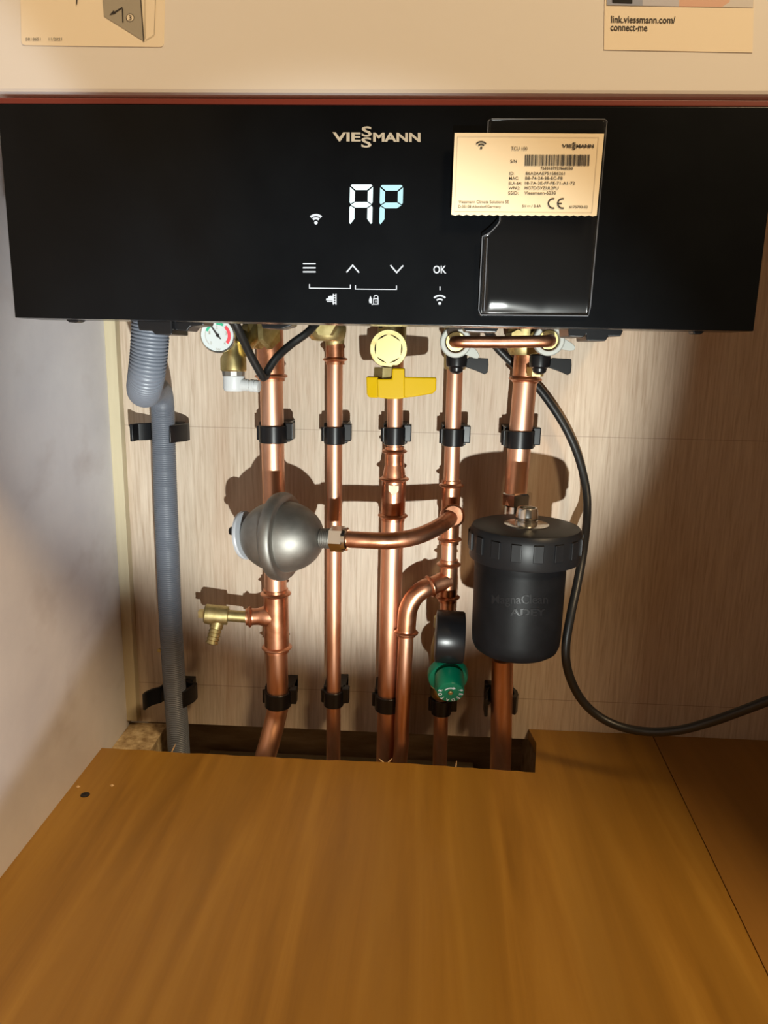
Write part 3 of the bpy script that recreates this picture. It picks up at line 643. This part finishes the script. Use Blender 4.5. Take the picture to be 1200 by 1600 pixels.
# ================================================================== pressure gauge and relief valve
RV = thing('pressure_relief_valve', P(365, 600, -.095), 'brass relief valve carrying a round pressure gauge and white plastic elbow', 'valve')
Yg = -.100
c0 = P(365, 555, Yg+.01)
mb = MB(); cb = P(365, 580, Yg); ct = P(365, 543, Yg); Lb = (ct-cb).length; rb = S(20, cb)
mb.lathe([(0, rb*.93), (.001, rb), (Lb*.55, rb), (Lb*.72, rb*.80), (Lb+.004, rb*.72)], cb, UP, 32)
q0 = P(372, 545, Yg); q1 = P(400, 512, Yg+.02); dd = (q1-q0).normalized(); mb.lathe([(0, .0095), ((q1-q0).length, .0105), ((q1-q0).length+.006, .0105)], q0, dd, 24)
mb.build('body', 'brass', RV)
mb = MB(); c = P(404, 517, Yg+.015); axn = Vector((1, -.45, .05)).normalized()
mb.lathe([(-.006, .0125), (-.006, .0150), (0, .0155), (.0005, .012)], c, axn, 40); mb.lathe([(.003, .010), (.004, .0150), (.009, .0145), (.0095, .010)], c+Vector((.004, 0, -.001)), axn, 6); mb.build('union_nut', 'castbrass', RV)
mb = MB(); cc = P(365, 587, Yg); mb.lathe([(0, S(17.5, cc)), (.0068, S(18.5, cc)), (.0072, S(16, cc))], cc, UP, 12); mb.build('collar', 'steel', RV, ang=20)
mb = MB(); cw = P(366, 611, Yg); rw = S(17, cw); Lw = (P(366, 588, Yg)-cw).length
mb.lathe([(0, rw*.86), (.0012, rw*.95), (.003, rw), (Lw, rw), (Lw+.001, rw*.9)], cw, UP, 28)
n0 = P(378, 601, Yg-.002); n1 = P(406, 604, Yg-.004); dn = (n1-n0).normalized(); Ln = (n1-n0).length; rn = S(9.5, n0)
mb.lathe([(0, rn), (Ln*.35, rn), (Ln*.38, rn*.85), (Ln*.45, rn*.85), (Ln*.5, rn*1.05), (Ln*.68, rn), (Ln*.72, rn*.85), (Ln*.76, rn*1.05), (Ln*.97, rn*.95), (Ln, rn*.6)], n0, dn, 24); mb.build('plastic_elbow', 'wplastic', RV)
# gauge
cg = P(340.5, 524, Yg-.022); rg = S(27.5, cg); ga = (Vector((0.06, -1, -.06))).normalized()
mb = MB(); mb.lathe([(-.016, .004), (-.014, rg*.8), (-.003, rg), (.001, rg*1.0), (.0022, rg*.97), (.0022, rg*.92), (.0004, rg*.92)], cg, ga, 48); g = mb.build('gauge_case', 'chrome', RV)
mb = MB(); mb.tube([cg-ga*.012, P(362, 540, Yg)], .006, 16); mb.build('gauge_stem', 'brass', RV)
gu = Vector((1, 0, 0)); gu = (gu-ga*gu.dot(ga)).normalized(); gv = ga.cross(gu)*-1
if gv.z < 0: gv = -gv
def gd(x, y, e=.0006): return cg+ga*e+gu*(x*rg)+gv*(-y*rg)
mb = MB(); flat_arc(mb, 0, 0, 0, .92, 0, 360, lambda x, y: gd(x, y, .0005), 40); dial = mb.build('dial', 'dial', RV, ang=0)
f9 = lambda x, y: gd(x, y, .0008)
mb = MB(); flat_arc(mb, 0, 0, .56, .74, -40, 48, f9, 16); mb.build('red_arc', 'dialred', dial, ang=0)
mb = MB(); flat_arc(mb, 0, 0, .58, .72, 60, 95, f9, 12); flat_arc(mb, 0, 0, .58, .72, 125, 160, f9, 12); mb.build('green_arc', 'dialgreen', dial, ang=0)
mb = MB(); flat_arc(mb, 0, 0, .69, .72, 160, 225, f9, 12)
for s, x, y in (('0', -.4, .42), ('1', -.46, -.14), ('2', -.03, -.45), ('3', .48, -.12), ('4', .38, .44)): text_box(mb, s, x-.05, y-.09, x+.05, y+.09, f9, .01)
text_box(mb, 'bar', -.13, .68, .16, .84, f9, .0); mb.build('numerals', 'greyink', dial, ang=0)
mb = MB(); f10 = lambda x, y: gd(x, y, .0013); flat(mb, [(-.46, -.62), (-.40, -.66), (.05, -.03), (.2, .22), (.12, .2), (-.05, .03)], f10); flat_arc(mb, 0, 0, 0, .1, 0, 360, f10, 16); mb.build('needle', 'ink', dial, ang=0)

# black flex in a V in front of the left pipe
mb = MB(); v = spl([P(352, 470, -.16), P(368, 505, -.155), P(388, 548, -.14), P(404, 578, -.13), P(411, 590, -.125)], 6)+spl([P(415, 588, -.121), P(419, 578, -.118), P(432, 559, -.114), P(455, 538, -.106), P(480, 520, -.10), P(500, 500, -.09)], 6)
mb.tube(v, .0034, 16); o = mb.build('cable', 'cable', ang=60); tag(o, 'short black flex bent in a sharp V beside the pressure gauge', 'cable')

# ================================================================== brass isolating valve on pipe B
V2 = thing('isolating_valve', P(511, 535, -.06), 'brass valve body with large nut above the plain slim pipe', 'valve')
cv = P(511, 533, -.052); ru = S(30, cv)
mb = MB(); Lz = ZB+.012-cv.z; mb.lathe([(0, ru*.55), (.0008, ru*.8), (.004, ru*.95), (.009, ru), (.013, ru), (Lz, ru*.9)], cv, UP, 32); mb.build('body', 'castbrass', V2)
mb = MB(); cn = P(508, 508, -.085); mb.lathe([(0, S(17, cn)), (.030, S(18, cn))], cn+Vector((0, .024, 0)), Vector((0, -1, 0)), 6, ref=(1, 0, .0)); mb.build('hex_nut', 'brass', V2, ang=20)
mb = MB(); mb.lathe([(0, .0085), (.012, .0095)], P(523, 545, YW), UP, 24); mb.build('neck', 'castbrass', V2)

# ================================================================== gas valve
GV = thing('gas_valve', P(612, 620, -.09), 'brass gas valve with round hex test cap and yellow lever handle', 'valve')
cgv = P(607, 545, -.095); fa = (CAM-cgv); fa = Vector((0, -1, -.04)).normalized(); R_ = S(29.5, cgv)
mb = MB(); mb.lathe([(-.055, R_*.7), (-.012, R_*.75), (-.010, R_*.97), (-.001, R_), (0, R_*.97), (0, R_*.74)], cgv, fa, 48, cap=False)
mb.lathe([(0, .013), (.05, .013)], P(612, 545, -.05), UP, 24); mb.build('body', 'castbrass', GV)
mb = MB(); mb.lathe([(0.0003, R_*.77), (-.006, R_*.74), (-.006, R_*.60), (-.006, .0004)], cgv, fa, 6, ref=(1, 0, .55)); mb.lathe([(-.0065, R_*.62), (-.004, R_*.58), (-.0042, R_*.5), (-.0038, R_*.3), (-.0042, R_*.12), (-.0042, .0012), (-.006, .0008)], cgv, fa, 40); lab(mb.build('hex_cap', 'turned', GV, ang=25), 'bright turned hexagon cap')
mb = MB(); c1 = P(603, 592, -.088); mb.lathe([(0, S(20, c1)), ((P(603, 574, -.088)-c1).length, S(19, c1))], c1, UP, 6, ref=(1, .3, 0)); mb.lathe([(-.012, .0065), (0.0, .0065)], c1, UP, 16); mb.build('stem_nut', 'brass', GV, ang=20)
hz = lambda x, y, Y=-.102: P(x, y, Y)
mb = MB()
mb.prism([hz(613, 575.5), hz(632, 575.5), hz(632.5, 622), hz(624, 623.5), hz(606, 623.5), hz(590, 621), hz(589, 592), hz(612, 592)], (0, .020, 0))
mb.prism([hz(572, 588.5, -.098), hz(591, 589, -.100), hz(591, 622, -.100), hz(576, 621, -.098), hz(573, 616, -.098)], (0, .013, 0))
mb.prism([hz(630, 589, -.101), hz(682, 590, -.096), hz(681.5, 610, -.096), hz(676, 615, -.096), hz(648, 620, -.099), hz(628, 622, -.101)], (0, .006, 0))
mb.build('lever_handle', 'yellow', GV, ang=0, bevel=.0012)

# ================================================================== filling loop with two valves
def ring_valve(c, r, label, tabdir, body_to, lever, group):
    t = thing('filling_valve', c, label, 'valve', group)
    ax = Vector((0, -1, -.05)).normalized()
    mb = MB(); mb.lathe([(-.004, r*.66), (-.005, r), (.0035, r), (.0045, r*.93), (.0045, r*.70), (.0035, r*.66), (-.004, r*.66)], c, ax, 44, cap=False)
    u = Vector((1, 0, 0)); 
    a = Vector(tabdir); a = Vector((a.x, 0, a.y)).normalized(); b = Vector((-a.z, 0, a.x)); L = r*1.78
    mb.prism([c+a*r*.8+b*r*.42, c+a*L*.86+b*r*.25, c+a*L+b*r*.10, c+a*L-b*r*.10, c+a*L*.86-b*r*.22, c+a*r*.8-b*r*.35], (0, .003, 0)); lab(mb.build('wing_nut', 'silver', t, bevel=.0004), 'pale wing nut ring')
    mb = MB(); mb.lathe([(-.060, r*.62), (-.003, r*.68), (.001, r*.60), (.001, r*.42)], c, ax, 36); mb.build('valve_body', 'brass', t)
    k = lever; kb = k(0, 0); kt = k(0, -20); Lk = (kt-kb).length; rk = S(16.5, kb)
    mb = MB(); mb.lathe([(-.0055, rk*.30), (-.0035, rk*.62), (0, rk*.70), (.0008, rk*.95), (.006, rk), (Lk, rk*.98), (Lk+.001, rk*.85)], kb, UP, 28)
    mb.prism([k(10, -8), k(20, -16), k(50, -14), k(50.5, -4), k(49, 8), k(44, 11), k(30, 5), k(10, -2)], (0, .003, 0)); mb.build('lever', 'bplastic', t, bevel=.0005)
    return t
cL = P(712, 534, -.112); cR = P(857, 531, -.112)
ring_valve(cL, S(24.5, cL), 'left filling loop valve with pale wing ring and black lever', (1, -.62), None, lambda x, y: P(713+x, 574+y, -.085), 'filling loop valves')
ring_valve(cR, S(24.5, cR), 'right filling loop valve with pale wing ring and black lever', (1, -.30), None, lambda x, y: P(843+x, 575+y, -.085), 'filling loop valves')
mb = MB(); Yf = -.145; r10 = S(9.2, P(780, 534, Yf))
lp = spl([cL+Vector((0, .012, 0)), cL+Vector((.0002, -.006, 0)), P(710.5, 534, -.138), P(714, 534, -.1475), P(724, 534.2, -.1515), P(780, 534.5, -.152), P(846, 533.5, -.1515), P(857, 533, -.1475), P(860, 532.5, -.138), cR+Vector((0, -.006, 0)), cR+Vector((0, .012, 0))], 8)
mb.tube(lp, r10, 24); o = mb.build('filling_link', 'copper2'); tag(o, 'short horizontal copper link tube joining the two winged filling valves', 'pipe')
# brass parts above the right pipe
BV = thing('isolating_valve', P(812, 560, -.05), 'brass valve body above the thick right pipe behind the filling link', 'valve')
mb = MB(); cb = P(818, 548, -.045); mb.lathe([(-.004, .012), (0, .0145), (.006, .0155), (.045, .014)], cb, UP, 28); mb.build('body', 'castbrass', BV)
mb = MB(); cb = P(809, 526, -.085); mb.lathe([(0, .006), (.04, .007)], cb, Vector((0, 1, 0)), 6); mb.build('hex_plug', 'brass', BV, ang=20)
mb = MB(); cb = P(836, 588, -.055); mb.lathe([(0, .0075), (.008, .0078)], cb, UP, 6); mb.build('hex_nut', 'brass', BV, ang=20)
BV2 = thing('isolating_valve', P(712, 560, -.05), 'brass valve stub above the slim pipe behind the left filling valve', 'valve')
mb = MB(); cb = P(711, 572, -.036); mb.lathe([(-.003, .0095), (0, .0105), (.05, .012)], cb, UP, 28); mb.build('body', 'castbrass', BV2)

# ================================================================== steel expansion vessel
YV0, YV1 = -.084, -.103
va = P(387, 836, YV0); vb = P(506, 841, YV1); vc = (va+vb)/2; ax = (vb-va).normalized(); hl = (vb-va).length/2
VR = S(56, vc); RR = S(69, vc)
VS = thing('expansion_vessel', vc-Vector((0, 0, RR)), 'small round brushed steel expansion vessel in front of the thick left pipe', 'expansion vessel')
mb = MB(); prof = []
for i in range(0, 19):
    a = -pi/2+(pi/2)*i/18; prof.append((hl*sin(a)-.001 if i < 18 else -.003, VR*max(.0, cos(a))**.94))
for i in range(0, 19):
    a = (pi/2)*i/18; prof.append((hl*sin(a)+(.001 if i else .003), VR*max(.0, cos(a))**.94))
prof = [p for p in prof if True]
mb.lathe(prof, vc-ax*.003, ax, 56, cap=False); mb.build('shell', 'steel', VS, ang=60)
mb = MB(); w = .0058; pr = [(-w, VR*.95), (-w, RR*.94)]+[(-w*cos(pi*i/8), RR*(.94+.07*sin(pi*i/8))) for i in range(9)]+[(w, VR*.95)]
mb.lathe(pr, vc-ax*.003, ax, 56, cap=False); lab(mb.build('rim', 'steel', VS, ang=50), 'raised seam rim')
mb = MB(); pc = va-ax*.0005; ax2 = (ax+Vector((0, 0, .10))).normalized()
mb.lathe([(-.0040, .0006), (-.0040, .0205), (-.0032, .0225), (-.0012, .0228), (0, .0220), (.0005, .010), (.008, .008)], pc, ax2, 40); lab(mb.build('end_cap', 'twhite', VS), 'white translucent plastic disc')
mb = MB(); vt = P(359, 829.5, YV0+.009); mb.lathe([(0, .0026), (.001, .0040), (.011, .0040)], vt, ax, 8); lab(mb.build('valve_cap', 'bplastic', VS, ang=20), 'black valve cap')
n1 = P(523, 841.5, YV1-.002); n2 = P(541, 842.5, YV1-.004); dn = (n2-vb).normalized()
mb = MB(); pr = []
for k in range(7): pr += [(-.003+k*.0016, .0086), (-.0022+k*.0016, .0092)]
mb.lathe(pr, vb, dn, 28); mb.build('threaded_neck', 'steel', VS)
mb = MB(); L1 = (n1-vb).length; L2 = (n2-vb).length; mb.lathe([(L1-.004, .0095), (L1-.003, .0116), (L2-.002, .0116), (L2-.001, .010)], vb, dn, 6, ref=(0, .4, 1)); mb.lathe([(L2-.0025, .0108), (L2+.001, .0106), (L2+.002, .0088)], vb, dn, 28); lab(mb.build('compression_nut', 'chrome', VS, ang=20), 'nickel hexagon nut')
mb = MB(); vp = spl([n2-dn*.006, n2, P(570, 844, YV1-.006), P(610, 845, YV1-.006), P(648, 839, YV1+.001), P(680, 826, YV1+.016), P(698, 814, YV1+.032), P(705.5, 807, YV1+.048), P(706.5, 806, YV1+.058)], 10)
mb.tube(vp, R15, 28); o = mb.build('vessel_pipe', 'copper2'); tag(o, 'curved copper tube from the steel vessel round to the slim pipe tee', 'pipe')

# ================================================================== magnetic filter
YF = -.135
fc = P(823, 820, YF); RL = S(86, P(823, 850, YF)); lid_top = fc.z
lid_bot = P(823, 872, YF).z+.0; 
FT = thing('magnetic_filter', Vector((fc.x, fc.y, P(817, 1022, YF).z)), 'black cylindrical magnetic filter with ribbed screw lid and metal air vent', 'filter')
# z of lid bottom taken at the silhouette sides
zb_ = P(738, 868, YF).z
cx, cy = fc.x-.0005, YF
RC = S(70.5, P(817, 930, YF)); zc0 = P(817, 1016, YF).z
mb = MB(); H = zb_-zc0
mb.lathe([(0, .002), (.0, RC*.70), (.0012, RC*.82), (.004, RC*.92), (.009, RC*.97), (.016, RC*.985), (H-.010, RC*.995), (H-.008, RC*.985), (H-.006, RC), (H+.004, RC)], (cx-.003, cy, zc0), UP, 72); can = mb.build('canister', 'matblack', FT, ang=40)
mb = MB(); H2 = lid_top-zb_
mb.lathe([(0, RC*.98), (0, RL*.985), (.0015, RL), (H2-.007, RL), (H2-.003, RL*.985), (H2-.0008, RL*.955), (H2, RL*.90), (H2+.0006, RL*.5), (H2+.0006, .002)], (cx, cy, zb_), UP, 96)
lid = mb.build('screw_lid', 'lidblack', FT, ang=30)
mb = MB()
for k in range(17):
    a = 2*pi*k/17-1.48; u = Vector((cos(a), sin(a), 0)); w = Vector((-sin(a), cos(a), 0)); o_ = Vector((cx, cy, 0))+u*(RL-.0008)
    z1, z2 = zb_+.008, zb_+H2-.006
    vs = [o_+w*s*.0040+u*d+UP*z for z in (z1, z2) for (s, d) in ((-1, 0), (-1, .0022), (1, .0022), (1, 0))]
    mb.add(vs, [(0, 1, 2, 3), (4, 7, 6, 5), (0, 4, 5, 1), (1, 5, 6, 2), (2, 6, 7, 3), (3, 7, 4, 0)])
o = mb.build('grip_ribs', 'lidblack', lid, ang=0, bevel=.0005)
mb = MB(); c = Vector((cx, cy-.001, lid_top+.0004)); rd = S(35, c); mb.lathe([(0, rd), (.0008, rd), (.0012, rd*.96), (.0012, rd*.5)], c, UP, 48); lab(mb.build('washer', 'chrome', FT), 'shiny round washer')
mb = MB(); rp = S(17.5, c); mb.lathe([(.001, rp*1.0), (.004, rp*1.0), (.0045, rp*.94), (.006, rp*.94), (.0065, rp), (.013, rp*.93), (.0145, rp*.86), (.0145, rp*.72), (.0105, rp*.70), (.0105, rp*.28), (.013, rp*.24), (.013, .0003)], c, UP, 36); lab(mb.build('air_vent', 'chrome', FT, ang=25), 'nickel air vent plug')
# embossed lettering wrapped on the canister
def can_pt(x, y):
    d = ray(x, y); ox, oy = CAM.x-(cx-.003), CAM.y-cy; R = RC*.99+.0004
    A_ = d.x**2+d.y**2; B_ = 2*(ox*d.x+oy*d.y); C_ = ox**2+oy**2-R*R; D_ = max(B_*B_-4*A_*C_, 0); return CAM+d*((-B_-math.sqrt(D_))/(2*A_))
mb = MB(); text_box(mb, 'MagnaClean', 768, 929, 856, 948, can_pt, .012); text_box(mb, 'ADEY', 797, 951, 853, 962, can_pt, .03); mb.build('embossed_lettering', 'lidblack', can, ang=0)
# filter valve connections behind
mb = MB(); qn = P(807, 800, YW); mb.lathe([(0, .0125), (.001, .0145), (.012, .0148), (.0135, .0125)], P(807.5, 790, YW), UP, 6, ref=(1, .2, 0)); mb.lathe([(-.022, .0125), (0, .0125)], P(807.5, 790, YW), UP, 24); lab(mb.build('union_nut', 'chrome', FT, ang=20), 'silver union nut')
mb = MB(); zz1 = P(800, 850, YW).z; zz0 = P(786, 1020, YW).z; xx = P(797, 900, YW).x
mb.box((xx-.018, cy+RC*.7, zz0+.03), (xx+.018, YW+.012, zz1)); mb.lathe([(0, .016), (.035, .016)], (E2(1015).x, YW, zz0), UP, 24); mb.build('valve_block', 'matblack', FT, bevel=.003)

# ================================================================== pressure reducing valve
PR = thing('pressure_reducing_valve', P(700, 1100, -.06), 'green capped pressure reducing valve with black drum gauge on the slim pipe', 'valve')
mb = MB(); p0 = P(697, 962, YW); p1 = D2(1088); d = (p0-p1); Lp = d.length
mb.lathe([(0, .0105), (.004, .0125), (.012, .0125), (.014, .010), (Lp*.4, .0135), (Lp*.62, .0135), (Lp-.014, .010), (Lp-.012, .012), (Lp-.002, .012), (Lp, .0095)], p1, d.normalized(), 28)
fl0 = P(700, 1050, -.045); fl1 = P(700, 1061, -.085); mb.lathe([(0, .012), (.025, .015)], fl0, (fl1-fl0).normalized(), 28); mb.build('body', 'brass', PR)
pk = P(704, 1082, -.118); pf = P(700, 1060, -.092); da = (pk-pf).normalized(); da = Vector((.03, -.93, -.36)).normalized()
mb = MB(); rf = S(32, pf); mb.lathe([(-.010, rf*.9), (-.007, rf), (-.001, rf*.98), (.001, rf*.93), (.0015, rf*.6)], pf, da, 48); mb.lathe([(0, rf*.80), (.009, rf*.72)], pf, da, 6); 
rk = S(21.5, pk); kl = (pk-pf).dot(da); mb.lathe([(.006, rk*1.08), (kl-.001, rk), (kl, rk*.95), (kl, rk*.2), (kl-.002, rk*.15)], pf+((pk-pf)-da*kl), da, 40); mb.build('adjusting_cap', 'green', PR, ang=30)
kc = pk+da*.0003; ku = Vector((1, 0, 0)); ku = (ku-da*ku.dot(da)).normalized(); kv = ku.cross(da)*1
if kv.z < 0: kv = -kv
mb = MB()
word = 'PREDATOR'
for i, ch in enumerate(word):
    th = radians(20-i*31); rad = rk*.78; ca = Vector((cos(th), sin(th)))     # clockwise round the rim
    vs, fs_ = glyphs(ch, .02); bx = max(v.x for v in vs); 
    out = []
    for v in vs:
        x = (v.x-bx/2)*rk*.36; y = (v.y-.35)*rk*.40
        tx, ty = (sin(th)*1, -cos(th)*1)      # tangent clockwise
        nx, ny = cos(th), sin(th)
        X_ = nx*(rad+y)+tx*x; Y_ = ny*(rad+y)+ty*x; out.append(kc+ku*X_+kv*Y_)
    mb.add(out, fs_)
flat_arc(mb, 0, 0, .42, .52, 65, 150, lambda x, y: kc+ku*x*rk-kv*y*rk, 12); flat(mb, [(.18, -.58), (.36, -.42), (.12, -.32)], lambda x, y: kc+ku*x*rk+kv*-y*rk)
mb.build('lettering', 'wplastic', PR, ang=0)
mb = MB(); mb.lathe([(-.001, rk*.17), (.0006, rk*.17), (.001, rk*.13)], kc, da, 20); mb.build('adjusting_screw', 'brass', PR)
gc = P(703, 995, -.092); rg2 = S(41, gc); hw = S(21.5, gc); gx = Vector((1, 0, -.03)).normalized()
mb = MB(); mb.lathe([(-hw, rg2*.92), (-hw, rg2*.99), (-hw+.001, rg2), (hw-.0015, rg2), (hw, rg2*.96), (hw, .001)], gc, gx, 64, cap=False); mb.build('gauge_drum', 'bplastic', PR)
mb = MB(); mb.lathe([(-hw+.0005, rg2*.93), (-hw-.0006, rg2*.9), (-hw-.0012, .001)], gc, gx, 48, cap=False); mb.build('gauge_glass', 'bplastic', PR)
mb = MB(); mb.tube([gc+Vector((0, .01, -.012)), P(700, 1040, YW-.012)], .006, 16); mb.build('gauge_stem', 'brass', PR)

# ================================================================== power cable
cabp = [P(745, 470, -.04), P(768, 530, -.016), P(790, 557, -.010), P(815, 580, -.009), P(846, 612, -.012), P(880, 662, -.016), P(903, 712, -.020), P(916, 765, -.028), P(917, 810, -.045), P(911, 862, -.080), P(902, 912, -.100), P(891, 965, -.115), P(884, 1012, -.120), P(888, 1050, -.120), P(905, 1088, -.118), P(930, 1115, -.118), P(965, 1134, -.122), P(1010, 1143, -.13), P(1060, 1141, -.145), P(1110, 1128, -.16), P(1155, 1112, -.175), P(1200, 1095, -.19), P(1290, 1060, -.22), P(1400, 1020, -.24)]
mb = MB(); mb.tube(spl(cabp, 8), .0039, 18); o = mb.build('cable', 'cable', ang=60); tag(o, 'long black mains cable curving from the boiler past the filter to the right', 'cable')

# small brass screw in the wall by the grey hose
mb = MB(); c = P(249, 1016, 0); mb.lathe([(-.001, .0015), (.0006, .0022), (.0014, .0020), (.0016, .0008)], c, (0, -1, 0), 16); o = mb.build('screw', 'brass'); tag(o, 'tiny brass screw head in the plywood wall left of the grey hose', 'screw')
